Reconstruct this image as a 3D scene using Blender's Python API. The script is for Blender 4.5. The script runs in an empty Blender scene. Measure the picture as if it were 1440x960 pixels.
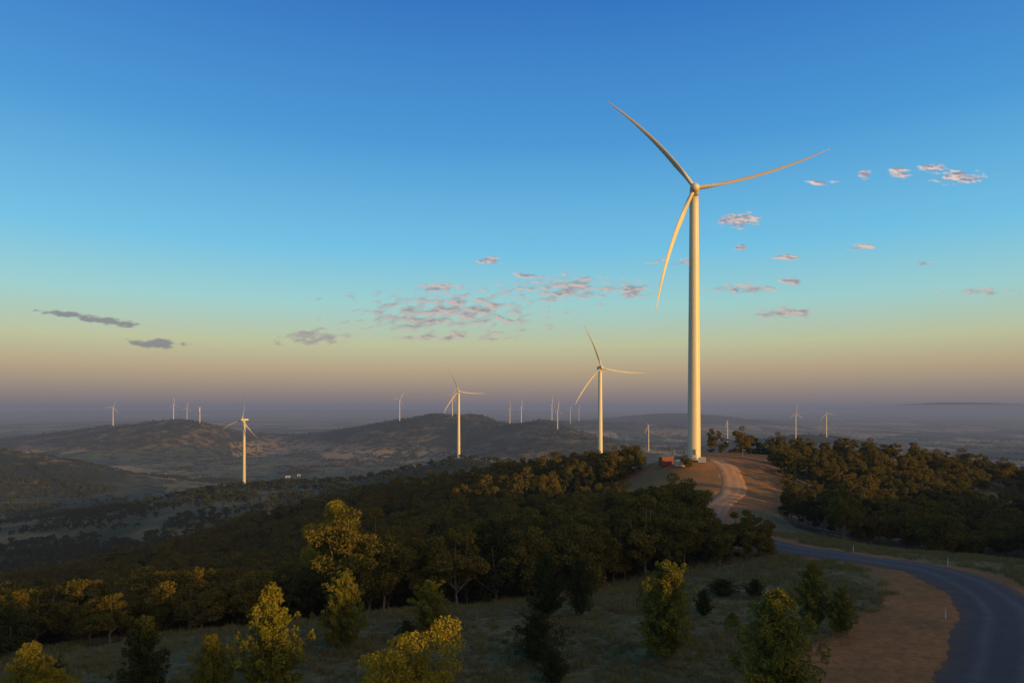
import bpy, math, random
import numpy as np
from mathutils import Vector, Matrix
random.seed(7); rng=np.random.default_rng(7)
S=bpy.context.scene
S.view_settings.view_transform='Standard'; S.view_settings.look='None'; S.view_settings.exposure=0
F=960.0; CX=720.0; HY=572.0
# ------------------------------------------------------------ light geometry
ELEV=math.radians(7.0); TE=math.tan(ELEV)
sx,sy=0.78,-0.6258            # horizontal direction TO the sun
tx,ty=-sx,-sy                 # travel direction
nx,ny=0.6258,0.78             # lateral axis
# ------------------------------------------------------------ noise
def _h(ix,iy,seed):
    h=(ix*374761393+iy*668265263+seed*144269504)&0xffffffff
    h=((h^(h>>13))*1274126177)&0xffffffff
    h=(h^(h>>16))&0xffffffff
    return h/4294967295.0
def vnoise(x,y,seed=0):
    x=np.asarray(x,float); y=np.asarray(y,float)
    ix=np.floor(x).astype(np.int64); iy=np.floor(y).astype(np.int64)
    fx=x-ix; fy=y-iy; fx=fx*fx*(3-2*fx); fy=fy*fy*(3-2*fy)
    a=_h(ix,iy,seed); b=_h(ix+1,iy,seed); c=_h(ix,iy+1,seed); d=_h(ix+1,iy+1,seed)
    return (a*(1-fx)+b*fx)*(1-fy)+(c*(1-fx)+d*fx)*fy
def fbm(x,y,oct=4,seed=0):
    s=0;a=.5;t=0
    for i in range(oct):
        s=s+a*vnoise(x*2**i,y*2**i,seed+i*17); t+=a; a*=.5
    return s/t-.5
def sstep(e0,e1,x):
    t=np.clip((x-e0)/(e1-e0),0,1); return t*t*(3-2*t)
# ------------------------------------------------------------ terrain control points (bearing as px column, depth, height)
CP={
8:[(-400,-19.5),(720,-20),(1500,-19.5),(1900,-19.5)],
48:[(-100,-22),(300,-21),(720,-20.5),(1100,-20),(1385,-20),(1700,-19.5)],
60:[(0,-23.5),(300,-22),(720,-21),(1100,-20.5),(1390,-20),(1600,-20)],
75:[(0,-27),(300,-24.5),(600,-22.5),(850,-22),(1080,-21),(1345,-20.2),(1600,-20.5)],
97:[(0,-35),(300,-33),(600,-29),(850,-25.5),(1050,-22.5),(1200,-21.5),(1450,-22)],
130:[(0,-48),(300,-44),(500,-40),(700,-36),(900,-31),(1030,-26.5),(1090,-25),(1200,-26),(1300,-29),(1450,-30),(1700,-28)],
160:[(700,-40),(900,-33),(1030,-28.5),(1130,-29),(1300,-34),(1600,-37)],
200:[(0,-68),(300,-60),(500,-52),(700,-45),(850,-38),(950,-32),(1010,-30),(1080,-30.5),(1150,-34),(1300,-37),(1600,-45)],
232:[(900,-32),(1035,-28.5),(1100,-30)],
278:[(940,-22),(975,-21),(1010,-22),(1060,-23),(890,-29),(800,-37),(1150,-28),(1300,-34),(1500,-44)],
300:[(300,-72),(0,-86),(500,-58),(700,-42),(-200,-95)],
340:[(975,-23),(1100,-24),(850,-34),(1250,-28),(1440,-36),(1700,-52)],
400:[(-200,-118),(0,-110),(200,-93),(400,-69),(550,-55),(700,-46),(850,-42),(1000,-35),(1200,-42),(1500,-55)],
600:[(0,-150),(200,-140),(400,-115),(550,-98),(700,-90),(1000,-90),(1300,-110),(1500,-120)],
680:[(844,-71)],
800:[(-100,-150),(0,-146),(100,-144),(250,-128),(430,-120)],
1089:[(343,-130),(430,-125),(250,-145),(100,-170),(0,-185),(500,-120),(645,-84),(560,-105),(800,-110),(1100,-130),(1500,-150)],
1500:[(0,-178),(150,-200),(300,-215),(500,-200),(700,-180),(1000,-180),(1400,-190)],
1800:[(-100,-80),(0,-112),(100,-155),(200,-205),(300,-225),(500,-230),(800,-220)],
2300:[(-100,-150),(0,-190),(200,-232),(400,-235),(700,-235),(1000,-230),(1400,-235)],
3200:[(0,-225),(200,-225),(400,-238),(600,-225),(784,-113),(912,-194),(1000,-230),(1119,-137),(1162,-149),(1400,-235)],
3700:[(350,-236),(281,-110),(60,-170)],
4060:[(159,-110),(200,-100),(244,-92),(330,-137),(400,-200),(430,-175),(500,-114),(562,-68),(610,-48),(636,-48),(700,-87),(717,-110),(733,-102),(776,-85),(830,-190),(1023,-211),(1100,-235),(1400,-240)],
5200:[(0,-245),(300,-250),(600,-230),(900,-250),(1300,-250)],
6500:[(0,-250),(400,-255),(802,-135),(1100,-255),(1500,-255)],
10000:[(0,-260),(200,-200),(400,-260),(800,-230),(950,-90),(1100,-230),(1400,-260)],
20000:[(0,-200),(400,-260),(700,-230),(1000,-240),(1250,-200),(1440,-200)],
28000:[(0,-150),(500,-120),(900,-200),(1200,-150),(1280,100),(1350,180),(1440,80)],
60000:[(-200,-300),(400,-300),(1000,-300),(1600,-300)],
}
pts=[];hz=[]
for Y,l in CP.items():
    for px,z in l:
        t=(px-CX)/F; a=math.atan(t); r=Y/math.cos(a)
        pts.append((a,math.log(r)));hz.append(z)
pts=np.array(pts);hz=np.array(hz,float)
C2=0.05**2
def phi(d2): return np.sqrt(d2+C2)
d2=((pts[:,None,:]-pts[None,:,:])**2).sum(2)
N=len(pts); A=np.zeros((N+3,N+3)); A[:N,:N]=phi(d2)+np.eye(N)*1e-6
A[:N,N]=1;A[:N,N+1:]=pts;A[N,:N]=1;A[N+1:,:N]=pts.T
W=np.linalg.solve(A,np.concatenate([hz,[0,0,0]]))
Sn=[-400,-5,10,16,20,24,27,31,36,42,47,51,56,62,72,80,150,180,200,320,450,800,1500,9000]
Sz=[-13,-13,-14,-16.8,-14.5,-16.6,-16.8,-18.2,-17.2,-16,-17.4,-17.6,-14.5,-12.5,-12,-9,-9,-12,-27,-34,-38,-34,-20,-10]  # added unseen ridge behind camera, crest profile shaped to cast the foreground shade
def hfront(a,r):
    a=np.clip(a,-.92,.92); lr=np.log(np.maximum(r,6))
    out=np.empty(a.shape)
    for i in range(0,len(a),20000):
        q=np.stack([a[i:i+20000],lr[i:i+20000]],1)
        d=(q[:,None,0]-pts[None,:,0])**2+(q[:,None,1]-pts[None,:,1])**2
        out[i:i+20000]=phi(d)@W[:N]+W[N]+q@W[N+1:]
    return out
def H(x,y):
    x=np.atleast_1d(np.asarray(x,float)).ravel(); y=np.atleast_1d(np.asarray(y,float)).ravel()
    r=np.hypot(x,y)+1e-6; a=np.arctan2(x,y)
    hf=hfront(a,r)
    base=np.interp(np.log(r),np.log([1,60,150,500,1000,2500,6000,60000]),[-20,-20,-22,-70,-150,-235,-255,-300])
    t=x*tx+y*ty; n=x*nx+y*ny
    top=np.interp(n,Sn,Sz)+206*TE
    wd=45+np.abs(n)*.2
    g=np.exp(-((t+160)/wd)**2)*sstep(-900,-300,n)*sstep(12000,8000,n)
    hb=base+(top-base)*g
    w=sstep(.72,.9,np.abs(a))*sstep(10,30,r)
    h=hf*(1-w)+hb*w
    amp=np.interp(np.log(r),np.log([1,80,250,450,1000,3000,10000,60000]),[0.15,.3,.6,3,14,48,30,60])
    nn=fbm(x/160,y/160,5,3)*.45+fbm(x/650+9,y/650,5,8)*.55
    nn2=fbm(x/9,y/9,3,5)
    k=1-w*sstep(5000,100,r)
    return h+amp*nn*1.1*k+np.where(r<400,nn2*.35,0)*k
def H1(x,y): return float(H(x,y)[0])
def hit(px,py,y0=20,y1=900):
    ys=np.exp(np.linspace(math.log(y0),math.log(y1),1500))
    g=H((px-CX)/F*ys,ys); ray=-(py-HY)/F*ys
    i=int(np.argmax(ray<g)); return float((px-CX)/F*ys[i]),float(ys[i]),float(g[i])
# ------------------------------------------------------------ material helpers
def mat(name):
    m=bpy.data.materials.new(name); m.use_nodes=True; nt=m.node_tree; nt.nodes.clear()
    return m,nt
class NB:
    def __init__(s,nt): s.nt=nt
    def n(s,t,**k):
        nd=s.nt.nodes.new(t)
        for a,v in k.items(): setattr(nd,a,v)
        return nd
    def l(s,a,b): s.nt.links.new(a,b)
    def setin(s,sock,v):
        if hasattr(v,'node'): s.l(v,sock)
        else:
            sock.default_value=v
    def math(s,op,a,b=0.0,c=None,clamp=False):
        nd=s.n('ShaderNodeMath',operation=op,use_clamp=clamp); s.setin(nd.inputs[0],a); s.setin(nd.inputs[1],b)
        if c is not None: s.setin(nd.inputs[2],c)
        return nd.outputs[0]
    def mix(s,f,a,b,bt='MIX'):
        nd=s.n('ShaderNodeMix',data_type='RGBA',blend_type=bt); s.setin(nd.inputs[0],f)
        s.setin(nd.inputs[6],a if hasattr(a,'node') else (*a,1)); s.setin(nd.inputs[7],b if hasattr(b,'node') else (*b,1))
        return nd.outputs[2]
    def noise(s,vec,scale,detail=4,rough=.55):
        nd=s.n('ShaderNodeTexNoise'); nd.inputs['Scale'].default_value=scale; nd.inputs['Detail'].default_value=detail
        nd.inputs['Roughness'].default_value=rough
        if vec is not None: s.l(vec,nd.inputs['Vector'])
        return nd.outputs['Fac']
    def ramp(s,f,st,interp='LINEAR'):
        nd=s.n('ShaderNodeValToRGB'); cr=nd.color_ramp; cr.interpolation=interp
        while len(cr.elements)<len(st): cr.elements.new(.5)
        for e,(p,c) in zip(cr.elements,st):
            e.position=p; e.color=(*c,1) if len(c)==3 else c
        s.l(f,nd.inputs[0]); return nd.outputs[0]
    def mr(s,v,a,b,c=0.,d=1.):
        nd=s.n('ShaderNodeMapRange'); s.setin(nd.inputs[0],v)
        for i,q in enumerate((a,b,c,d)): nd.inputs[i+1].default_value=q
        return nd.outputs[0]
def lin(r,g,b):
    f=lambda c:(c/255/12.92) if c/255<=.04045 else ((c/255+.055)/1.055)**2.4
    return (f(r),f(g),f(b))
def finish(b,col,rough=.9,bump=None,bd=.1,bs=.5,spec=.2):
    p=b.n('ShaderNodeBsdfPrincipled'); p.inputs['Roughness'].default_value=rough
    p.inputs['Specular IOR Level'].default_value=spec
    b.setin(p.inputs['Base Color'],col if hasattr(col,'node') else (*col,1))
    if bump is not None:
        bm=b.n('ShaderNodeBump'); bm.inputs['Distance'].default_value=bd; bm.inputs['Strength'].default_value=bs
        b.l(bump,bm.inputs['Height']); b.l(bm.outputs[0],p.inputs['Normal'])
    o=b.n('ShaderNodeOutputMaterial'); b.l(p.outputs[0],o.inputs[0]); return p
def pos(b): return b.n('ShaderNodeNewGeometry').outputs['Position']
def objpos(b): return b.n('ShaderNodeTexCoord').outputs['Object']
# terrain
m_ter,nt=mat('terrain_mat'); b=NB(nt); P=pos(b)
at=lambda n:b.n('ShaderNodeAttribute',attribute_name=n).outputs['Fac']
fo,di,fa=at('forest'),at('dirt'),at('far')
nA=b.noise(P,.12,5,.6); nB=b.noise(P,1.3,5,.7); nC=b.noise(P,.004,6,.62); nD=b.noise(P,.02,6,.65)
g1=b.mix(b.mr(nA,.35,.65),(.12,.12,.036),(.21,.165,.06))
grass=b.mix(b.mr(nB,.42,.66,0,.9),g1,(.042,.046,.016))
vo=b.n('ShaderNodeTexVoronoi'); vo.inputs['Scale'].default_value=.0030; vo.inputs['Randomness'].default_value=.85
mp=b.n('ShaderNodeMapping'); mp.inputs['Rotation'].default_value=(0,0,.5); mp.inputs['Scale'].default_value=(1,.5,.001); b.l(P,mp.inputs[0]); b.l(mp.outputs[0],vo.inputs['Vector'])
sp=b.n('ShaderNodeSeparateColor'); b.l(vo.outputs['Color'],sp.inputs[0])
fld=b.ramp(sp.outputs[0],[(0,(.04,.066,.018)),(.3,(.12,.115,.036)),(.5,(.30,.215,.085)),(.75,(.06,.09,.026)),(.9,(.38,.27,.11))],'CONSTANT')
fld=b.mix(.25,fld,b.ramp(nC,[(.3,(.03,.04,.02)),(.5,(.08,.07,.035)),(.7,(.2,.15,.07))]))
fld=b.mix(b.mr(nD,.51,.57,0,.92),fld,(.014,.021,.011))
ph=b.n('ShaderNodeSeparateXYZ'); b.l(P,ph.inputs[0])
hill=b.mix(b.mr(nD,.40,.56),(.16,.115,.042),(.024,.031,.011)); hill=b.mix(b.mr(nC,.42,.53,0,.88),hill,(.020,.028,.010))
hilly=b.mr(ph.outputs[2],-215,-185)
farc=b.mix(hilly,fld,hill)
op=at('open'); farc=b.mix(op,farc,b.mix(b.mr(nD,.4,.60),(.175,.14,.048),(.06,.062,.02)))
c=b.mix(fa,grass,farc)
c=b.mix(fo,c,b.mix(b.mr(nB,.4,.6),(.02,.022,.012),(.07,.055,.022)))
dirt=b.mix(b.mr(nB,.3,.7),(.20,.085,.026),(.40,.185,.055))
dirt=b.mix(b.mr(nA,.42,.65,0,.65),dirt,(.13,.09,.028))
c=b.mix(di,c,dirt)
bn=b.noise(P,2.2,5,.7)
finish(b,c,.95,bn,.3,.7,.1)
# road
m_road,nt=mat('gravel_road_mat'); b=NB(nt); P=pos(b)
ac=b.n('ShaderNodeAttribute',attribute_name='across').outputs['Fac']; al=b.n('ShaderNodeAttribute',attribute_name='sandy').outputs['Fac']
n1=b.noise(P,6,6,.7); n2=b.noise(P,.5,5,.6)
tr=b.math('ABSOLUTE',b.math('SUBTRACT',b.math('ABSOLUTE',ac),.38)); trk=b.mr(tr,.0,.2,1,0)
gc=b.mix(b.mr(n1,.3,.7),(.032,.030,.027),(.085,.080,.072)); gc=b.mix(b.math('MULTIPLY',trk,b.mr(n2,.3,.7,.3,.9)),gc,(.105,.098,.088))
gc=b.mix(b.math('MULTIPLY',b.mr(b.math('ABSOLUTE',ac),.6,1.),b.mr(n2,.3,.6)),gc,(.13,.07,.032))
sc=b.mix(b.mr(n2,.3,.7),(.30,.15,.05),(.42,.235,.09)); sc=b.mix(b.math('MULTIPLY',trk,.5),sc,(.47,.29,.125)); gc=b.mix(al,gc,sc)
finish(b,gc,.9,n1,.06,.6)
# foliage
def foliage(name,c1,c2,c3,tl=.2):
    m,nt=mat(name); b=NB(nt); P=objpos(b); oi=b.n('ShaderNodeObjectInfo').outputs['Random']
    w=b.n('ShaderNodeTexWhiteNoise',noise_dimensions='3D')
    sn=b.n('ShaderNodeVectorMath',operation='SNAP'); b.l(P,sn.inputs[0]); sn.inputs[1].default_value=(.35,.35,.35); b.l(sn.outputs[0],w.inputs['Vector'])
    col=b.mix(b.mr(b.noise(P,.6,1),.35,.65),c1,c2); col=b.mix(b.math('MULTIPLY',w.outputs['Value'],.55),col,c3)
    col=b.mix(b.mr(oi,0,1,0,.5),col,c2)
    d=b.n('ShaderNodeBsdfDiffuse'); t=b.n('ShaderNodeBsdfTranslucent'); b.l(col,d.inputs[0]); b.l(col,t.inputs[0])
    mx=b.n('ShaderNodeMixShader'); mx.inputs[0].default_value=tl; b.l(d.outputs[0],mx.inputs[1]); b.l(t.outputs[0],mx.inputs[2])
    o=b.n('ShaderNodeOutputMaterial'); b.l(mx.outputs[0],o.inputs[0]); return m
m_euc=foliage('eucalyptus_leaves',(.075,.075,.016),(.155,.112,.020),(.034,.042,.011),.12)
m_young=foliage('young_leaves',(.11,.12,.017),(.20,.17,.022),(.045,.06,.012),.15)
m_wat=foliage('wattle_leaves',(.25,.205,.018),(.32,.24,.02),(.12,.12,.018))
m_dark=foliage('dark_leaves',(.028,.040,.012),(.048,.055,.015),(.018,.028,.009),.1)
m_grs=foliage('grass_blades',(.14,.13,.042),(.22,.175,.07),(.075,.085,.027))
m_bark,nt=mat('bark'); b=NB(nt); finish(b,b.mix(b.noise(objpos(b),3,3),(.06,.048,.036),(.19,.15,.11)),.9)
def paint(name,c,rough=.45,var=.06):
    m,nt=mat(name); b=NB(nt); nn=b.noise(objpos(b),.15,3); dk=tuple(v*(1-var*2) for v in c)
    finish(b,b.mix(b.mr(nn,.35,.7),c,dk),rough,spec=.4); return m
m_wt=paint('turbine_paint',(.60,.51,.33),.42,.03); m_dk=paint('dark_metal',(.12,.12,.12)); m_red=paint('container_red',(.20,.035,.022),.6,.2)
m_wh=paint('kiosk_white',(.45,.43,.38)); m_roof=paint('shed_roof',(.4,.39,.36),.5)
# ------------------------------------------------------------ mesh helpers
def qmesh(name,V,Q,mats,mi=None,smooth=True):
    V=np.asarray(V,np.float32); Q=np.asarray(Q,np.int32)
    me=bpy.data.meshes.new(name); me.vertices.add(len(V)); me.vertices.foreach_set('co',V.ravel())
    me.loops.add(Q.size); me.loops.foreach_set('vertex_index',Q.ravel())
    me.polygons.add(len(Q)); me.polygons.foreach_set('loop_start',np.arange(0,Q.size,4,dtype=np.int32))
    for m in mats: me.materials.append(m)
    if mi is not None: me.polygons.foreach_set('material_index',np.asarray(mi,np.int32))
    me.polygons.foreach_set('use_smooth',np.full(len(Q),smooth))
    me.update(calc_edges=True); me.validate(); return me
def obj(name,me,parent=None,loc=(0,0,0)):
    o=bpy.data.objects.new(name,me); S.collection.objects.link(o); o.location=loc
    if parent: o.parent=parent
    return o
class QB:
    def __init__(s): s.V=[];s.Q=[];s.M=[];s.n=0
    def add(s,V,Q,m):
        s.V.append(np.asarray(V,float)); Q=np.asarray(Q,int); s.Q.append(Q+s.n); s.M.append(np.full(len(Q),m)); s.n+=len(V)
    def tube(s,P,R,m=0,k=6):
        P=np.asarray(P,float); n=len(P); V=[]
        for i in range(n):
            d=P[min(i+1,n-1)]-P[max(i-1,0)]; d/=np.linalg.norm(d)+1e-9
            u=np.cross(d,[.3,.9,.2]); u/=np.linalg.norm(u)+1e-9; v=np.cross(d,u)
            for j in range(k):
                a=2*math.pi*j/k; V.append(P[i]+R[i]*(math.cos(a)*u+math.sin(a)*v))
        Q=[(i*k+j,i*k+(j+1)%k,(i+1)*k+(j+1)%k,(i+1)*k+j) for i in range(n-1) for j in range(k)]
        s.add(V,Q,m)
    def leaves(s,C,L,Wd,m=1,droop=0.):
        n=len(C); u=rng.normal(size=(n,3)); u[:,2]-=droop; u/=np.linalg.norm(u,axis=1)[:,None]
        w=rng.normal(size=(n,3)); v=np.cross(u,w); v/=np.linalg.norm(v,axis=1)[:,None]+1e-9
        l=(L*rng.uniform(.6,1.3,n))[:,None]; wd=(Wd*rng.uniform(.6,1.3,n))[:,None]
        V=np.stack([C-u*l*.5,C+v*wd*.5,C+u*l*.5,C-v*wd*.5],1).reshape(-1,3)
        s.add(V,np.arange(4*n).reshape(n,4),m)
    def box(s,c,d,m=0):
        c=np.array(c,float);d=np.array(d,float)/2
        V=[c+d*np.array(q) for q in [(-1,-1,-1),(1,-1,-1),(1,1,-1),(-1,1,-1),(-1,-1,1),(1,-1,1),(1,1,1),(-1,1,1)]]
        s.add(V,[(0,3,2,1),(4,5,6,7),(0,1,5,4),(1,2,6,5),(2,3,7,6),(3,0,4,7)],m)
    def mesh(s,name,mats,smooth=True): return qmesh(name,np.concatenate(s.V),np.concatenate(s.Q),mats,np.concatenate(s.M),smooth)
def ball(n,flat=1.):
    d=rng.normal(size=(n,3)); d/=np.linalg.norm(d,axis=1)[:,None]; d*=rng.uniform(.35,1,(n,1))**.6; d[:,2]*=flat; return d
def eucalyptus(name,h=13,spread=4.6,leafm=m_euc,nl=8000,lsz=.42,seed=0,low=.25,crown=.5):
    r=random.Random(seed); q=QB()
    lean=np.array([r.uniform(-.08,.08),r.uniform(-.08,.08),1]); th=h*low
    top=lean*th; q.tube([np.array([0,0,-.6]),lean*th*.3,lean*th*.7+np.array([r.uniform(-.2,.2),0,0]),top],[h*.022,h*.018,h*.015,h*.013])
    cl=[]
    nlmb=r.randint(6,8)
    for i in range(nlmb):
        az=2*math.pi*(i*.62+r.uniform(-.1,.1)); out=spread*r.uniform(.4,.85); hh=h*r.uniform(crown,.88)
        if i==0: out*=.25; hh=h*.92
        e=np.array([math.cos(az)*out,math.sin(az)*out,hh]); s0=lean*th*r.uniform(.75,1); mid=s0*.5+e*.5+np.array([math.cos(az)*out*.2,math.sin(az)*out*.2,-h*.03])
        q.tube([s0,mid,e],[h*.010,h*.007,h*.003],k=5)
        for j in range(r.randint(4,5)):
            f=r.uniform(.35,1.05); p0=s0*(1-f)**2+2*mid*f*(1-f)+e*f*f
            dv=np.array([r.gauss(0,1),r.gauss(0,1),r.gauss(.1,.6)]); dv/=np.linalg.norm(dv); p1=p0+dv*spread*r.uniform(.22,.45)
            if p1[2]<h*low: p1[2]=h*low
            q.tube([p0,p0*.5+p1*.5+np.array([0,0,.15]),p1],[h*.004,h*.003,h*.0015],k=4)
            cl.append((p1,spread*r.uniform(.16,.34)))
        cl.append((e,spread*r.uniform(.22,.34)))
    tot=sum(c[1]**2.2 for c in cl)
    for c,rad in cl:
        n=int(nl*rad**2.2/tot)+5; q.leaves(c+ball(n,.7)*rad,lsz,lsz*.5,1,.5)
    return q.mesh(name,[m_bark,leafm])
def sapling(name,h=7,wid=1.9,leafm=m_young,nl=17000,lsz=.19,seed=0,shape=.8,base=.05):
    r=random.Random(seed); q=QB(); q.tube([(0,0,-.4),(.05,0,h*.4),(r.uniform(-.15,.15),.05,h*.8),(r.uniform(-.2,.2),0,h*.97)],[.13,.1,.06,.02])
    cl=[]; nb=110
    lob=[r.uniform(.7,1.2) for _ in range(9)]; vl=[r.uniform(.85,1.12) for _ in range(9)]
    for i in range(nb):
        t=base+(1-base)*(i/nb)**1.05; az=i*2.4+r.uniform(-.6,.6)
        prof=min(1,(t+.12)/.30)*(1-t)**shape+.05
        R=wid*prof*r.choice([.6,.8,.95,1.08,1.2])*lob[int(az/(2*math.pi)*7+t*4)%9]*vl[int(t*8.9)%9]
        p0=np.array([0,0,h*t*.93]); e=p0+np.array([math.cos(az)*R,math.sin(az)*R,R*r.uniform(.4,1.0)+.08])
        q.tube([p0,p0*.5+e*.5,e],[.03,.02,.008],k=4)
        for f in (.35,.7,1.0): cl.append((p0*(1-f)+e*f+np.array([r.gauss(0,.08),r.gauss(0,.08),0]),(.13+.17*prof)*r.uniform(.65,1.35)*wid/1.9*(1.15-.35*f)))
    tot=sum(c[1]**2 for c in cl)
    for c,rad in cl:
        n=int(nl*rad**2/tot)+3; q.leaves(c+ball(n,1.45)*rad,lsz,lsz*.4,1,-.8)
    return q.mesh(name,[m_bark,leafm])
# ------------------------------------------------------------ road spine
RS=[(1415,1150,33),(1410,1000,45),(1408,960,49.5),(1416,900,58),(1412,855,67),(1372,822,76),(1300,800,87),(1205,785,97),(1095,768,118),(1030,755,145),(1000,735,175),(1008,712,205),(1032,690,232),(1025,665,262),(1005,652,285),(1012,644,310)]
rp=np.array([((a-CX)/F*Y,Y) for a,_,Y in RS]); rp=np.vstack([[rp[0,0]+1,10],rp])
def catmull(p,k=24):
    o=[]
    for i in range(1,len(p)-2):
        for j in range(k):
            t=j/k; o.append(.5*((2*p[i])+(-p[i-1]+p[i+1])*t+(2*p[i-1]-5*p[i]+4*p[i+1]-p[i+2])*t*t+(-p[i-1]+3*p[i]-3*p[i+1]+p[i+2])*t**3))
    return np.array(o)
sp_=catmull(rp,26)
sp_=np.vstack([[sp_[0]+(sp_[0]-sp_[1])*k for k in range(60,0,-3)],sp_])
tan=np.gradient(sp_,axis=0); tan/=np.linalg.norm(tan,axis=1)[:,None]; nor=np.stack([-tan[:,1],tan[:,0]],1) # left
def rdist(x,y):
    x=np.asarray(x);y=np.asarray(y); dm=np.full(x.shape,1e9); side=np.zeros(x.shape)
    for i in range(0,len(x),20000):
        dx=x[i:i+20000,None]-sp_[None,:,0]; dy=y[i:i+20000,None]-sp_[None,:,1]; d=dx*dx+dy*dy; k=d.argmin(1)
        dm[i:i+20000]=np.sqrt(d[np.arange(len(k)),k]); side[i:i+20000]=np.sign(dx[np.arange(len(k)),k]*nor[k,0]+dy[np.arange(len(k)),k]*nor[k,1])
    return dm,side
# ------------------------------------------------------------ forest polygons in (px,Y)
F1=[(-300,62),(60,70),(430,80),(620,86),(860,97),(1000,112),(1062,122),(1078,150),(1010,165),(900,185),(870,225),(760,270),(905,285),(890,335),(850,370),(700,430),(500,460),(350,470),(200,460),(-300,420)]
F2=[(1092,205),(1120,172),(1180,138),(1240,122),(1330,112),(1500,108),(1560,110),(1560,430),(1000,430),(995,325),(1085,290),(1110,240)]
F3=[(930,99),(1055,102),(1082,108),(1050,128),(1000,155),(950,175)]
def inpoly(px,py,poly):
    c=np.zeros(px.shape,bool); n=len(poly)
    for i in range(n):
        x1,y1=poly[i];x2,y2=poly[(i+1)%n]
        cond=((y1>py)!=(y2>py)); 
        with np.errstate(divide='ignore',invalid='ignore'):
            xx=(x2-x1)*(py-y1)/((y2-y1) if y2!=y1 else 1e-9)+x1
        c^=cond&(px<xx)
    return c
def pxof(x,y): return CX+F*x/np.maximum(y,1e-3)
# ------------------------------------------------------------ terrain mesh (one sheet)
ang=np.concatenate([np.arange(-180,-52,3.0),np.arange(-52,-42,1.0),np.arange(-42,42,.24),np.arange(42,52,.8),np.arange(52,178,.7),[180-1e-3]])
ang=np.radians(ang); rad=np.exp(np.arange(math.log(4),math.log(60000),.0125)); na,nr=len(ang),len(rad)
AA,RR=np.meshgrid(ang,rad); X=(RR*np.sin(AA)).ravel(); Yv=(RR*np.cos(AA)).ravel(); Z=H(X,Yv)
i0=(np.arange(nr-1)[:,None]*na+np.arange(na)[None,:]); i1=(np.arange(nr-1)[:,None]*na+(np.arange(na)[None,:]+1)%na)
Q=np.stack([i0,i0+na,i1+na,i1],-1).reshape(-1,4)[:,::-1]
cidx=len(X); X=np.append(X,0);Yv=np.append(Yv,0);Z=np.append(Z,-20)
cap=np.array([[cidx,(j+2)%na,(j+1)%na,j] for j in range(0,na-1,2)])
Q=np.vstack([Q,cap])
me=qmesh('terrain',np.stack([X,Yv,Z],1),Q,[m_ter])
r_=np.hypot(X,Yv); near=r_<480; fo=np.zeros(len(X)); di=np.zeros(len(X))
xi,yi=X[near],Yv[near]; pp=pxof(xi,yi); jit=fbm(xi/7,yi/7,3,2)
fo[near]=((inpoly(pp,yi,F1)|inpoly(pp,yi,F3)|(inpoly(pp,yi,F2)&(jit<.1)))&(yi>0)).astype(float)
dm,sd=rdist(xi,yi)
wl=np.where(yi<92,np.interp(yi,[0,60,80,92],[13,13,9.5,5]),5)
lim=np.where(sd>0,wl,6.0)+jit*5
dd=sstep(2.0,-1.5,dm-lim)
pad=sstep(5,-5,np.hypot(xi-78,(yi-282)*.8)-22+jit*10); dd=np.maximum(dd,pad*.9)
ridge=inpoly(pp,yi,[(985,330),(1100,330),(1115,275),(1100,235),(1090,200),(1015,200),(985,245)]); dd=np.maximum(dd,ridge*np.clip(.8+jit*1.6,0,1))
slope=inpoly(pp,yi,[(860,300),(985,300),(985,200),(880,200)]); dd=np.maximum(dd,slope*np.clip(.55+jit*1.8,0,1))
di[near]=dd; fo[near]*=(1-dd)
fa=sstep(480,800,r_)
pall=pxof(X,Yv); opn=sstep(640,740,Yv)*sstep(1300,1120,Yv)*sstep(520,440,pall)*(Yv>0)
opn=np.clip(opn*(.9+fbm(X/90,Yv/90,3,12)*1.5),0,1)
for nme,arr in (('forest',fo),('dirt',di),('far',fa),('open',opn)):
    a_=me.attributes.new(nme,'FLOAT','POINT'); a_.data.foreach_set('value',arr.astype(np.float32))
obj('terrain',me)
# road mesh
K=11; V=[];ac=[];sa=[]
for i,(p,nn) in enumerate(zip(sp_,nor)):
    hw=3.9+.2*math.sin(i*.21)+.12*math.sin(i*.9)
    for k in range(K):
        u=1-2*k/(K-1); q=p+nn*hw*u; V.append((q[0],q[1])); ac.append(u); sa.append(float(sstep(165,215,np.array(p[1]))))
V=np.array(V); z=H(V[:,0],V[:,1]); off=np.interp(V[:,1],[0,100,300],[.10,.14,.25]); ea=np.abs(np.array(ac)); z=z+off*(1-.9*(ea>.95))+ .05*(1-ea)
Qr=[(i*K+k,i*K+k+1,(i+1)*K+k+1,(i+1)*K+k) for i in range(len(sp_)-1) for k in range(K-1)]
me=qmesh('gravel_road',np.column_stack([V,z]),Qr,[m_road])
for nme,arr in (('across',ac),('sandy',sa)):
    a_=me.attributes.new(nme,'FLOAT','POINT'); a_.data.foreach_set('value',np.array(arr,np.float32))
obj('gravel_road',me)
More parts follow.
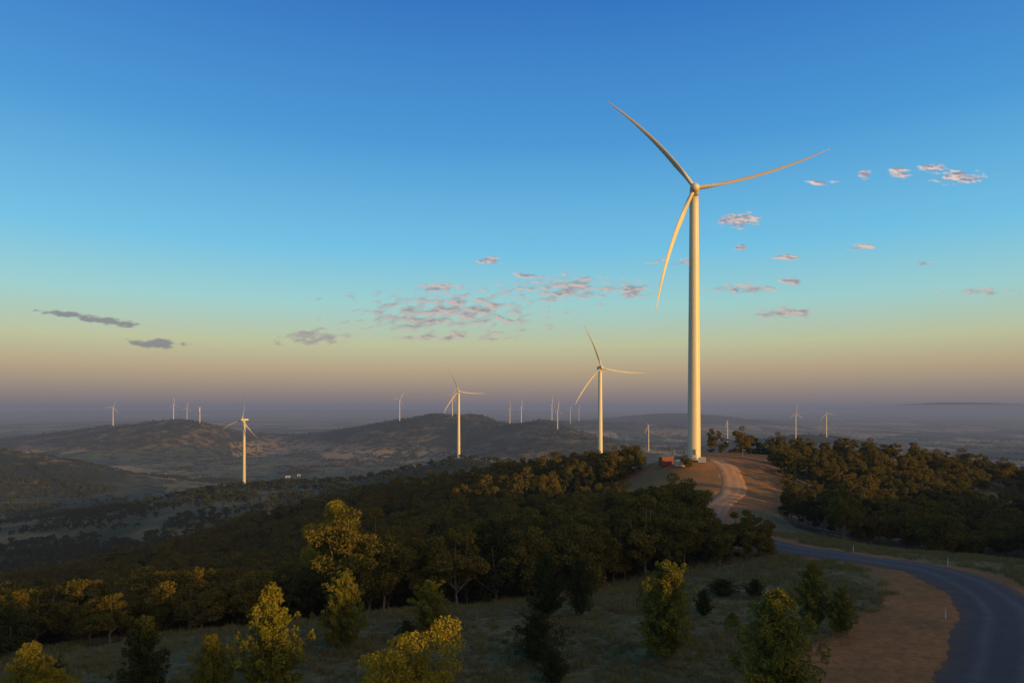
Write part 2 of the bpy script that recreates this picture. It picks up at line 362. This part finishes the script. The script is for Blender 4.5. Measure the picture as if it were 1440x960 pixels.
# ------------------------------------------------------------ instancing
def scatter(name,P,scl,rotz,idx,meshes):
    col=bpy.data.collections.new(name+'_sources')
    for i,m in enumerate(meshes):
        o=bpy.data.objects.new('%s_kind_%02d'%(name,i),m); col.objects.link(o)
    me=bpy.data.meshes.new(name); P=np.asarray(P,np.float32); me.vertices.add(len(P)); me.vertices.foreach_set('co',P.ravel())
    rot=np.zeros((len(P),3),np.float32); rot[:,2]=rotz; rot[:,0]=rng.normal(0,.03,len(P)); rot[:,1]=rng.normal(0,.03,len(P))
    a=me.attributes.new('rot','FLOAT_VECTOR','POINT'); a.data.foreach_set('vector',rot.ravel())
    a=me.attributes.new('scl','FLOAT_VECTOR','POINT'); a.data.foreach_set('vector',np.asarray(scl,np.float32).ravel())
    a=me.attributes.new('idx','INT','POINT'); a.data.foreach_set('value',np.asarray(idx,np.int32))
    o=obj(name,me)
    ng=bpy.data.node_groups.new(name+'_gn','GeometryNodeTree')
    ng.interface.new_socket(name='Geometry',in_out='INPUT',socket_type='NodeSocketGeometry'); ng.interface.new_socket(name='Geometry',in_out='OUTPUT',socket_type='NodeSocketGeometry')
    gi=ng.nodes.new('NodeGroupInput'); go=ng.nodes.new('NodeGroupOutput'); ip=ng.nodes.new('GeometryNodeInstanceOnPoints'); ci=ng.nodes.new('GeometryNodeCollectionInfo')
    ci.inputs['Collection'].default_value=col; ci.inputs['Separate Children'].default_value=True; ci.inputs['Reset Children'].default_value=True
    ng.links.new(gi.outputs[0],ip.inputs['Points']); ng.links.new(ci.outputs[0],ip.inputs['Instance']); ip.inputs['Pick Instance'].default_value=True
    for dt,nm,so in (('INT','idx','Instance Index'),('FLOAT_VECTOR','rot','Rotation'),('FLOAT_VECTOR','scl','Scale')):
        na_=ng.nodes.new('GeometryNodeInputNamedAttribute'); na_.data_type=dt; na_.inputs['Name'].default_value=nm
        ng.links.new(na_.outputs['Attribute'],ip.inputs[so])
    ng.links.new(ip.outputs[0],go.inputs[0])
    md=o.modifiers.new('scatter','NODES'); md.node_group=ng; return o
def jgrid(x0,x1,y0,y1,s):
    gx,gy=np.meshgrid(np.arange(x0,x1,s),np.arange(y0,y1,s)); gx=gx.ravel();gy=gy.ravel()
    return gx+rng.uniform(-.5,.5,gx.shape)*s*.95,gy+rng.uniform(-.5,.5,gy.shape)*s*.95
euc=[eucalyptus('euc_a',11,4.2,seed=1),eucalyptus('euc_b',12,4.2,seed=2,low=.3),eucalyptus('euc_c',10,4.6,seed=3,low=.2,crown=.4),eucalyptus('euc_d',10,3.8,seed=4,leafm=m_dark,low=.15,crown=.35),eucalyptus('euc_e',13,4.8,seed=5,low=.35),eucalyptus('euc_f',12,3.6,seed=6,low=.2,crown=.4)]
def forest(name,poly,s,xr,yr,dens=1.,smin=.7,smax=1.15,keep=6.5,gap=0):
    x,y=jgrid(*xr,*yr,s); m=inpoly(pxof(x,y),y,poly); x,y=x[m],y[m]
    dm,_=rdist(x,y); m=(dm>keep)&(rng.random(len(x))<dens)&(np.hypot(x-74,y-278)>14)
    if gap: m&=(fbm(x/22,y/22,3,55)>-.5+gap)
    x,y=x[m],y[m]
    z=H(x,y)-.2; k=len(x); s_=rng.uniform(smin,smax,k)*(1+.8*fbm(x/30,y/30,2,91)); sc=np.stack([s_*rng.uniform(.9,1.15,k)]*2+[s_*rng.uniform(.85,1.1,k)],1)
    if name=='eucalyptus_forest':
        lf=np.interp(pxof(x,y),[0,380,520],[.62,.62,.95]); wy=np.interp(y,[130,165],[0,1]); lf=lf*(1-wy)+wy; sc[:,2]*=lf; sc[:,:2]*=(lf[:,None]+1)/2
    scatter(name,np.stack([x,y,z],1),sc,rng.uniform(0,6.28,k),rng.integers(0,6,k),euc)
forest('eucalyptus_forest',F1,4.8,(-420,150),(60,480),.95,.55,1.15)
forest('eucalyptus_woodland',F2,6.6,(60,420),(100,440),.8,.45,1.05,gap=.44)
forest('eucalyptus_thicket',F3,3.8,(20,60),(95,180),.95,.45,.72,keep=5.2)
# far trees
def fartree(name,seed):
    r=random.Random(seed); q=QB(); q.tube([(0,0,-1),(0,0,4)],[.35,.25],k=4)
    for i in range(9):
        c=np.array([r.uniform(-3,3),r.uniform(-3,3),r.uniform(2.5,8)]); q.leaves(c+ball(30,.7)*r.uniform(1.3,2.2),1.5,1.1,1)
    return q.mesh(name,[m_bark,m_dark])
ft=[fartree('far_a',1),fartree('far_b',2)]
n=240000; a=rng.uniform(-.68,.68,n); r=np.exp(rng.uniform(math.log(430),math.log(7000),n)); x=r*np.sin(a);y=r*np.cos(a)
den=fbm(x/260,y/260,4,31)+.5; d2_=fbm(x/60,y/60,3,41)+.5
hl=sstep(-230,-150,H(x,y))
prob=sstep(.52,.62,den)*.85*sstep(.42,.55,d2_)+.008+hl*.10
prob*=np.interp(np.log(r),np.log([430,1000,3000,7000]),[.25,.45,.9,1]); 
px_=pxof(x,y); op=(y>700)&(y<1150)&(px_<450); prob[op]*=.4
m=rng.random(n)<prob; x,y=x[m],y[m]; k=len(x); s_=rng.uniform(.55,1.2,k)*np.interp(y,[700,1200],[.8,1])
scatter('distant_trees',np.stack([x,y,H(x,y)-.3],1),np.stack([s_]*3,1),rng.uniform(0,6.28,k),rng.integers(0,2,k),ft)
print('far trees',k)
# grass tufts
def tuft(name,seed,h=.45,n=26):
    q=QB(); c=rng.normal(0,.22,(n,3)); c[:,2]=0
    tip=c+rng.normal(0,.13,(n,3)); tip[:,2]=h*rng.uniform(.5,1.2,n); w=rng.normal(0,1,(n,3)); w[:,2]=0; w/=np.linalg.norm(w,axis=1)[:,None]; w*=.025
    V=np.stack([c-w,c+w,tip+w*.2,tip-w*.2],1).reshape(-1,3); q.add(V,np.arange(4*n).reshape(n,4),0); return q.mesh(name,[m_grs])
tf=[tuft('tuft_a',1),tuft('tuft_b',2,.3)]
x,y=jgrid(-55,75,40,150,.62); dm,sd=rdist(x,y); px_=pxof(x,y)
lim=np.where(sd>0,np.interp(y,[0,60,80,92],[12.5,12,9,5]),6)+fbm(x/7,y/7,3,2)*5
m=(dm>lim)&(px_>-60)&(px_<1500)&(rng.random(len(x))<.1+1.6*np.clip(fbm(x/6,y/6,3,77)+.25,0,1)); x,y=x[m],y[m];k=len(x)
s_=rng.uniform(.5,1.5,k); scatter('grass',np.stack([x,y,H(x,y)],1),np.stack([s_]*3,1),rng.uniform(0,6.28,k),rng.integers(0,2,k),tf)
# ------------------------------------------------------------ individual trees
sapm=[sapling('sap_a',7,1.7,seed=11),sapling('sap_b',7,1.9,seed=12,shape=.6),sapling('sap_c',7,2.2,seed=13,shape=.7),sapling('sap_d',7,1.8,seed=14,shape=.55)]
sapd=[sapling('sapd_a',7,1.8,m_dark,seed=21,shape=.6),sapling('sapd_b',7,2.2,m_dark,seed=22,shape=.5)]
watm=[eucalyptus('wattle_m',5,2.9,m_wat,16000,.18,31,.12,.45),eucalyptus('wattle_n',5,2.9,m_wat,16000,.18,33,.12,.4)]
def plant(name,me,mh,px,base,top,wpx,mw,rz=None):
    x,y,z=hit(px,base); h=(base-top)/F*y; w=wpx/F*y
    o=obj(name,me,None,(x,y,z-.1)); o.scale=(w/mw,w/mw,h/mh); o.rotation_euler=(0,0,random.uniform(0,6.28) if rz is None else rz); return o
for px,ba,tp,w,k in [(380,990,806,95,0),(482,912,795,66,1),(605,893,812,60,3),(297,1000,884,74,2),(42,1010,894,84,2),(935,928,780,88,3),(1143,882,782,50,0),(1090,1020,815,140,2),(1183,890,820,42,1),(1030,880,858,26,2)]:
    plant('young_tree',sapm[k],7.2,px,ba,tp,w,[3.0,3.4,4.0,3.4][k])
for px,ba,tp,w,k in [(201,985,856,68,0),(768,868,772,54,0),(816,866,780,44,1),(757,930,856,70,1),(778,960,908,44,1),(990,866,824,26,0),(1062,840,812,26,1),(1016,836,812,46,1),(70,990,920,50,1),(572,905,868,30,1)]:
    plant('evergreen_tree',sapd[k],7.2,px,ba,tp,w,[3.2,4.0][k])
plant('wattle_bush',watm[0],5.2,572,1000,884,140,5.6)
plant('wattle_bush',watm[1],5.2,65,1010,935,70,5.6)
def bigt(me,px,Y,top,mh,w=1.):
    x=(px-CX)/F*Y; z=H1(x,Y); h=-(top-HY)/F*Y-z; o=obj('eucalyptus_tree',me,None,(x,Y,z-.2)); s=h/mh; o.scale=(s*w,s*w,s); o.rotation_euler=(0,0,random.uniform(0,6))
hi=[eucalyptus('euc_big_a',20,6.5,m_wat,22000,.4,51,.3),eucalyptus('euc_big_b',20,7,m_euc,22000,.4,52,.3)]
bigt(hi[0],468,122,706,19.5,.9); bigt(hi[1],530,128,716,19.5,.9); bigt(hi[1],570,135,740,19.5,.8)
bigt(euc[2],965,262,640,9.5,1.0); bigt(euc[0],1098,268,645,11,.9); bigt(euc[2],862,285,632,10,1.2); bigt(euc[1],780,300,634,12,1.1)
# ------------------------------------------------------------ turbines
def lathe(prof,k=48,axis='z'):
    V=[];Q=[]
    for z,r in prof:
        for j in range(k):
            a=2*math.pi*j/k
            V.append((r*math.cos(a),r*math.sin(a),z) if axis=='z' else (r*math.cos(a),z,r*math.sin(a)))
    n=len(prof)
    for i in range(n-1):
        for j in range(k):
            f=(i*k+j,i*k+(j+1)%k,(i+1)*k+(j+1)%k,(i+1)*k+j); Q.append(f if axis=='z' else f[::-1])
    return V,Q
HUB=110.; TOWH=107.6
prof=[(-3,2.62)]; 
for i in range(41):
    z=TOWH*i/40; r=2.62-(.85)*(z/TOWH)**1.1; prof.append((z,r))
prof.append((TOWH+.01,.01))
V,Qq=lathe(prof); me_tower=qmesh('tower',V,Qq,[m_wt])
q=QB()
for zf in (22,50,79):
    rr=2.62-.85*(zf/TOWH)**1.1; q.add(*lathe([(zf,rr-.05),(zf,rr+.012),(zf+.12,rr+.012),(zf+.12,rr-.05)]),0)
me_fl=q.mesh('tower_flanges',[m_wt])
q=QB(); q.add(*lathe([(-1,3.4),(.35,3.4),(.36,.1)]),0); me_found=q.mesh('foundation',[paint('concrete',(.3,.29,.27))],False)
def rbox(name,sz,bev,mt,loc):
    import bmesh
    bm=bmesh.new(); bmesh.ops.create_cube(bm,size=1); bmesh.ops.scale(bm,vec=sz,verts=bm.verts)
    for v in bm.verts:
        if v.co.y>0 : v.co.z*=.82; v.co.x*=.85
    bmesh.ops.bevel(bm,geom=list(bm.edges),offset=bev,segments=4,affect='EDGES',profile=.6); bmesh.ops.translate(bm,vec=loc,verts=bm.verts)
    me=bpy.data.meshes.new(name); bm.to_mesh(me); bm.free(); me.materials.append(mt); me.polygons.foreach_set('use_smooth',[True]*len(me.polygons)); return me
me_nac=rbox('nacelle',(3.5,10.5,3.6),.9,m_wt,(0,2.6,110.0))
V,Qq=lathe([(-2.6,.01),(-2.55,.5),(-2.3,1.05),(-1.8,1.5),(-1.,1.8),(0,1.9),(1.2,1.85),(1.9,1.65),(1.95,.01)],32,'y'); me_hub=qmesh('hub',V,Qq,[m_wt])
R=54.0
def blade(R=54.):
    V=[];k=20;n=46
    for i in range(n):
        s=(i/(n-1))**.95; x=1.2+s*(R-1.2)
        if s<.05: ch=1.7;th=1.
        elif s<.2: f=(s-.05)/.15; f=f*f*(3-2*f); ch=1.7+.5*f; th=1-.6*f
        else: f=(s-.2)/.8; ch=2.2*(1-f)**.8+.2; th=.40-.2*min(1,f*1.5)
        if s>.97: ch*=max(.1,(1-s)/.03)**.5
        tw=math.radians(52-34*min(1,s*1.3)); 
        for j in range(k):
            a=2*math.pi*j/k; cx=.5*math.cos(a); cy=.5*math.sin(a)*th*(1-.35*(1-th)*(1-math.cos(a))*.5*1.2)
            if s>.06: cx+=.15*min(1,(s-.06)/.14)
            c_=cx*ch; t_=cy*ch
            zz=c_*math.cos(tw)-t_*math.sin(tw); yy=c_*math.sin(tw)+t_*math.cos(tw)
            V.append((x,yy-1.2*s*s,zz+.165*R*s*s))
    Q=[(i*k+j,(i+1)*k+j,(i+1)*k+(j+1)%k,i*k+(j+1)%k) for i in range(n-1) for j in range(k)]
    c0=len(V);V.append((R,-1.2,.165*R)); Q+=[((n-1)*k+j,c0,(n-1)*k+(j+2)%k,(n-1)*k+(j+1)%k) for j in range(0,k,2)]
    return qmesh('blade',V,Q,[m_wt])
me_bl=blade()
q=QB(); q.box((0,-2.66,2.9),(1.0,.16,2.3),0); q.box((0,-3.5,1.45),(1.6,1.7,.15),1); q.box((0,-5.1,.7),(1.3,2.0,.12),1)
for sxx in (-.78,.78): q.box((sxx,-3.5,2.1),(.06,1.7,.06),1); q.box((sxx,-4.3,1.2),(.07,.07,2.0),1); q.box((sxx,-2.9,1.2),(.07,.07,2.0),1)
me_door=q.mesh('door_and_steps',[m_dk,m_roof],False)
q=QB()
for s1 in (-1,1): q.tube([(s1*.8,6.2,111.6),(s1*.8,6.2,113.2)],[.05,.04],0,6)
q.box((0,6.2,112.0),(1.9,.1,.1),0); q.box((0,5.2,111.7),(1.6,1.2,.5),0); me_mast=q.mesh('weather_mast',[m_dk],False)
def turbine(px,base,hub,tipang,yaw=0,rs=1.,D=None):
    h=base-hub
    if D is None: D=HUB*F/h
    x=(px-CX)/F*D; z=H1(x,D)
    ztop=-(hub-HY)/F*D
    e=bpy.data.objects.new('wind_turbine',None); S.collection.objects.link(e); e.location=(x,D,z); e.rotation_euler=(0,0,math.radians(yaw)); e.empty_display_size=5
    zz=(ztop-z)-HUB
    for nm,m in (('tower',me_tower),('tower_flanges',me_fl)):
        o=obj(nm,m,e); o.scale=(1,1,(HUB+zz)/HUB)
    for nm,m in (('nacelle',me_nac),('weather_mast',me_mast)):
        obj(nm,m,e,(0,0,zz))
    obj('foundation',me_found,e); obj('entry_door_and_steps',me_door,e)
    o=obj('hub',me_hub,e,(0,-4.6,ztop-z))
    for k in range(3):
        bl=obj('blade_%d'%(k+1),me_bl,e,(0,-4.6,ztop-z)); bl.rotation_euler=(0,-math.radians(tipang-9.4+120*k),0); bl.scale=(rs,1+(rs-1)*.3,rs)
    return e
turbine(976,645,269.5,12.8,-12,.94,278)
turbine(844,672,517,-6,8,.84,680)
turbine(645,645,550,-4,5,.80,1100)
turbine(343.5,687,590,81,-25,.84,1089)
for px,ba,hu,ta,yw in [(159,598,572,70,30),(244,593,568,95,70),(263,594,573,85,65),(281,600,573,40,-15),(562,588,561,60,40),(636,583,556,60,40),(717,597,573,100,60),(733,597,571,92,60),(776,592,567,92,55),(784,606,575,85,60),(802,592,575,80,50),(814,590,574,90,65),(912,632,598,130,-25),(1023,622,592,140,-30),(1119,615,581,88,20),(1162,615,581,115,-20)]:
    turbine(px,ba,hu,ta,yw,.86)
# ------------------------------------------------------------ site objects
def container(name,px,Y,L,Wd,Hh,m,rz):
    x=(px-CX)/F*Y; z=H1(x,Y); e=bpy.data.objects.new(name,None); S.collection.objects.link(e); e.location=(x,Y,z+.1); e.rotation_euler=(0,0,rz)
    q=QB(); q.box((0,0,Hh/2),(L,Wd,Hh-.3),0); 
    n=int(L/.28)
    for i in range(n):
        xx=-L/2+.25+i*(L-.5)/(n-1)
        for s1 in (-1,1): q.box((xx,s1*(Wd/2+.02),Hh/2),(.13,.05,Hh-.35),0)
    obj('corrugated_walls',q.mesh(name+'_walls',[m],False),e)
    q=QB()
    for s1 in (-1,1):
        for s2 in (-1,1): q.box((s1*(L/2),s2*(Wd/2),Hh/2),(.16,.16,Hh),0)
        q.box((0,s1*Wd/2,Hh-.08),(L-.17,.18,.17),0); q.box((0,s1*Wd/2,.08),(L-.17,.18,.17),0)
        q.box((s1*L/2,0,Hh-.08),(.18,Wd-.17,.17),0); q.box((s1*L/2,0,.08),(.18,Wd-.17,.17),0)
    q.box((0,0,Hh-.1),(L-.2,Wd-.2,.08),0)
    obj('frame',q.mesh(name+'_frame',[m],False),e)
    q=QB()
    for s2 in (-.5,.5): q.box((L/2+.06,s2*Wd*.48,Hh/2),(.05,Wd*.44,Hh-.5),0)
    for s2 in (-.7,-.3,.3,.7): q.tube([(L/2+.12,s2*Wd*.45,.25),(L/2+.12,s2*Wd*.45,Hh-.25)],[.03,.03],0,6)
    obj('doors',q.mesh(name+'_doors',[m],False),e)
container('shipping_container',937,272,5.1,2.5,3.4,m_red,.3)
container('transformer_kiosk',958,266,4.5,2.6,2.2,m_wh,.1)
container('transformer_kiosk',987,270,2.6,2.0,2.0,m_wh,-.3)
def shed(px,py,L,Wd,rz):
    x,y,z=hit(px,py,1200,6000); e=bpy.data.objects.new('farm_shed',None); S.collection.objects.link(e); e.location=(x,y,z); e.rotation_euler=(0,0,rz)
    q=QB(); q.box((0,0,1.2),(L,Wd,4.6),0); obj('walls',q.mesh('w',[m_wh],False),e)
    V=[(-L/2-.5,-Wd/2-.5,3.6),(L/2+.5,-Wd/2-.5,3.6),(L/2+.5,0,5.6),(-L/2-.5,0,5.6),(L/2+.5,Wd/2+.5,3.6),(-L/2-.5,Wd/2+.5,3.6)]
    q=QB(); q.add(V,[(0,1,2,3),(3,2,4,5)],0); obj('roof',q.mesh('r',[m_roof],False),e)
    q=QB(); q.box((0,-Wd/2-.1,1.5),(L*.25,.1,3),0); obj('door',q.mesh('d',[m_dk],False),e)
for a_ in [(405,671,15,7,.2),(420,669,10,6,.6)]: shed(*a_)
for Yp,sd_ in ((62,1),(72,-1),(88,-1),(104,-1),(225,1),(250,1)):
    i=int(np.argmin(np.abs(sp_[:,1]-Yp))); q2=sp_[i]+nor[i]*4.8*sd_; q=QB(); q.box((0,0,.5),(.09,.05,1.0),0); q.box((0,-.03,.85),(.08,.02,.1),1); q.box((0,0,1.01),(.07,.04,.03),0)
    obj('road_marker_post',q.mesh('post',[m_wh,m_red],False),None,(q2[0],q2[1],H1(q2[0],q2[1])))
# ------------------------------------------------------------ haze (real homogeneous absorbing/emitting air layer)
m_hz,nt=mat('haze_air'); b=NB(nt); sg=1/12500
va=b.n('ShaderNodeVolumeAbsorption'); va.inputs['Color'].default_value=(0,0,0,1); va.inputs['Density'].default_value=sg
em=b.n('ShaderNodeEmission'); em.inputs['Color'].default_value=(*lin(112,112,124),1); em.inputs['Strength'].default_value=sg
ad=b.n('ShaderNodeAddShader'); b.l(va.outputs[0],ad.inputs[0]); b.l(em.outputs[0],ad.inputs[1]); o=b.n('ShaderNodeOutputMaterial'); b.l(ad.outputs[0],o.inputs['Volume'])
try:
    m_hz.cycles.homogeneous_volume=True; m_hz.cycles.emission_sampling='NONE'
except Exception as ex: print('hv',ex)
q=QB(); q.box((0,0,-230),(116000,116000,580),0); obj('haze',q.mesh('haze',[m_hz],False))
# ------------------------------------------------------------ sky
w=bpy.data.worlds.new('World'); S.world=w; w.use_nodes=True; nt=w.node_tree; nt.nodes.clear(); b=NB(nt)
try: w.cycles.sampling_method='NONE'
except Exception as ex: print('ws',ex)
sky=b.n('ShaderNodeTexSky',sky_type='NISHITA'); sky.sun_disc=False; sky.sun_elevation=ELEV; sky.sun_rotation=math.atan2(sx,sy); sky.air_density=1; sky.dust_density=2
D_=b.n('ShaderNodeTexCoord').outputs['Generated']; sp=b.n('ShaderNodeSeparateXYZ'); b.l(D_,sp.inputs[0])
dx,dy,dz=sp.outputs
ramp=b.ramp(dz,[(0,lin(122,116,128)),(.02,lin(148,133,128)),(.055,lin(184,164,134)),(.09,lin(190,194,156)),(.147,lin(156,208,208)),(.22,lin(112,194,230)),(.36,lin(70,152,216)),(.51,lin(44,116,196)),(1,lin(28,78,156))])
yy=b.math('MAXIMUM',dy,.05); u=b.math('DIVIDE',dx,yy); v=b.math('DIVIDE',dz,yy)
uv=b.n('ShaderNodeCombineXYZ'); b.l(u,uv.inputs[0]); b.l(v,uv.inputs[1]); UV=uv.outputs[0]
m1=b.n('ShaderNodeVectorMath',operation='MULTIPLY'); b.l(UV,m1.inputs[0]); m1.inputs[1].default_value=(44,125,1)
ns=b.noise(m1.outputs[0],1.0,5,.6)
m2=b.n('ShaderNodeVectorMath',operation='MULTIPLY_ADD'); b.l(UV,m2.inputs[0]); m2.inputs[1].default_value=(44,125,1); m2.inputs[2].default_value=(-.15,-.35,0)
ns2=b.noise(m2.outputs[0],1.0,3,.6)
CL=[(90,441,50,5,.66,-.1),(150,451,62,7,.70,-.14),(220,483,46,9,.66,-.05),(640,438,210,50,.43,.0),(590,450,90,18,.48,.0),(680,435,60,18,.48,.1),(440,474,80,16,.48,.05),(800,405,130,30,.44,0),(690,366,26,7,.54,0),(740,387,24,6,.52,0),(620,405,60,8,.52,0),
(1040,309,38,13,.66,0),(1042,347,16,7,.54,0),(1213,348,22,8,.56,0),(1110,362,40,7,.52,0),(1112,395,26,8,.54,0),(1045,406,60,9,.52,0),(1105,440,70,10,.52,0),(1350,249,46,13,.6,0),(1310,236,28,8,.57,0),(1265,243,22,12,.54,.3),(1218,244,14,9,.52,.3),(1155,257,32,7,.47,0),(890,408,34,20,.49,0),(1380,410,90,9,.38,0),(1300,370,20,6,.47,0),(640,474,150,10,.42,0),(960,368,60,8,.44,0)]
M=None
for px,py,aa,bb,pk,tl in CL:
    u0=(px-CX)/F; v0=(HY-py)/F; s1=b.n('ShaderNodeVectorMath',operation='SUBTRACT'); b.l(UV,s1.inputs[0]); s1.inputs[1].default_value=(u0,v0,0)
    vec=s1.outputs[0]
    if tl:
        rt=b.n('ShaderNodeVectorRotate',rotation_type='Z_AXIS'); b.l(vec,rt.inputs['Vector']); rt.inputs['Angle'].default_value=-tl; vec=rt.outputs[0]
    s2=b.n('ShaderNodeVectorMath',operation='MULTIPLY'); b.l(vec,s2.inputs[0]); s2.inputs[1].default_value=(F/aa,F/bb,0)
    ln=b.n('ShaderNodeVectorMath',operation='LENGTH'); b.l(s2.outputs[0],ln.inputs[0])
    g=b.mr(ln.outputs['Value'],0,1.3,pk,0)
    M=g if M is None else b.math('MAXIMUM',M,g)
den=b.mr(b.math('ADD',M,b.math('MULTIPLY',ns,1.1)),.79,.97)
den=b.math('MULTIPLY',den,b.mr(M,0,.08))
lit=b.mr(b.math('SUBTRACT',ns,ns2),-.10,.12)
cs=b.mix(lit,lin(136,136,156),lin(240,212,196)); cs=b.mix(b.mr(u,-.1,-.5),cs,lin(104,112,130)); cs=b.mix(b.mr(v,.30,.15,0,.45),cs,lin(148,138,144))
skc=b.mix(b.math('MULTIPLY',den,.9),ramp,cs)
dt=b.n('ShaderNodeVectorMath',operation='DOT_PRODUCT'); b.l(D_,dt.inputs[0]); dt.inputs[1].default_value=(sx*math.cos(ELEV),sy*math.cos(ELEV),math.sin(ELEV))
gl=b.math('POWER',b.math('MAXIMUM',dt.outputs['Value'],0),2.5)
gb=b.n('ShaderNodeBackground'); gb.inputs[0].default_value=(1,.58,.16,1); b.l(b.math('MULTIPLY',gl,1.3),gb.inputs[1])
b1=b.n('ShaderNodeBackground'); b.l(skc,b1.inputs[0]); b1.inputs[1].default_value=.93
b2=b.n('ShaderNodeBackground'); b.l(sky.outputs[0],b2.inputs[0]); b2.inputs[1].default_value=.015
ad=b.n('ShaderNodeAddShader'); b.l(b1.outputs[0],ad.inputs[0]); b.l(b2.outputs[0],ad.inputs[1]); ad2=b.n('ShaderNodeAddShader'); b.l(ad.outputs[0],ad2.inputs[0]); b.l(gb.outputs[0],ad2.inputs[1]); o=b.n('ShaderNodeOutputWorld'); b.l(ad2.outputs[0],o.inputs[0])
# ------------------------------------------------------------ sun and camera
sl=bpy.data.lights.new('sun','SUN'); sl.energy=5; sl.angle=math.radians(.5); sl.color=(1,.575,.13); so=bpy.data.objects.new('sun',sl); S.collection.objects.link(so)
d=Vector((tx*math.cos(ELEV),ty*math.cos(ELEV),-math.sin(ELEV))); so.rotation_euler=d.to_track_quat('-Z','Y').to_euler(); so.location=(100,-150,60)
cam=bpy.data.cameras.new('camera'); co=bpy.data.objects.new('camera',cam); S.collection.objects.link(co); co.location=(0,0,0); co.rotation_euler=(math.radians(90),0,0)
cam.sensor_width=36; cam.lens=24; cam.shift_y=(HY-480)/1440; cam.clip_start=.5; cam.clip_end=120000; S.camera=co
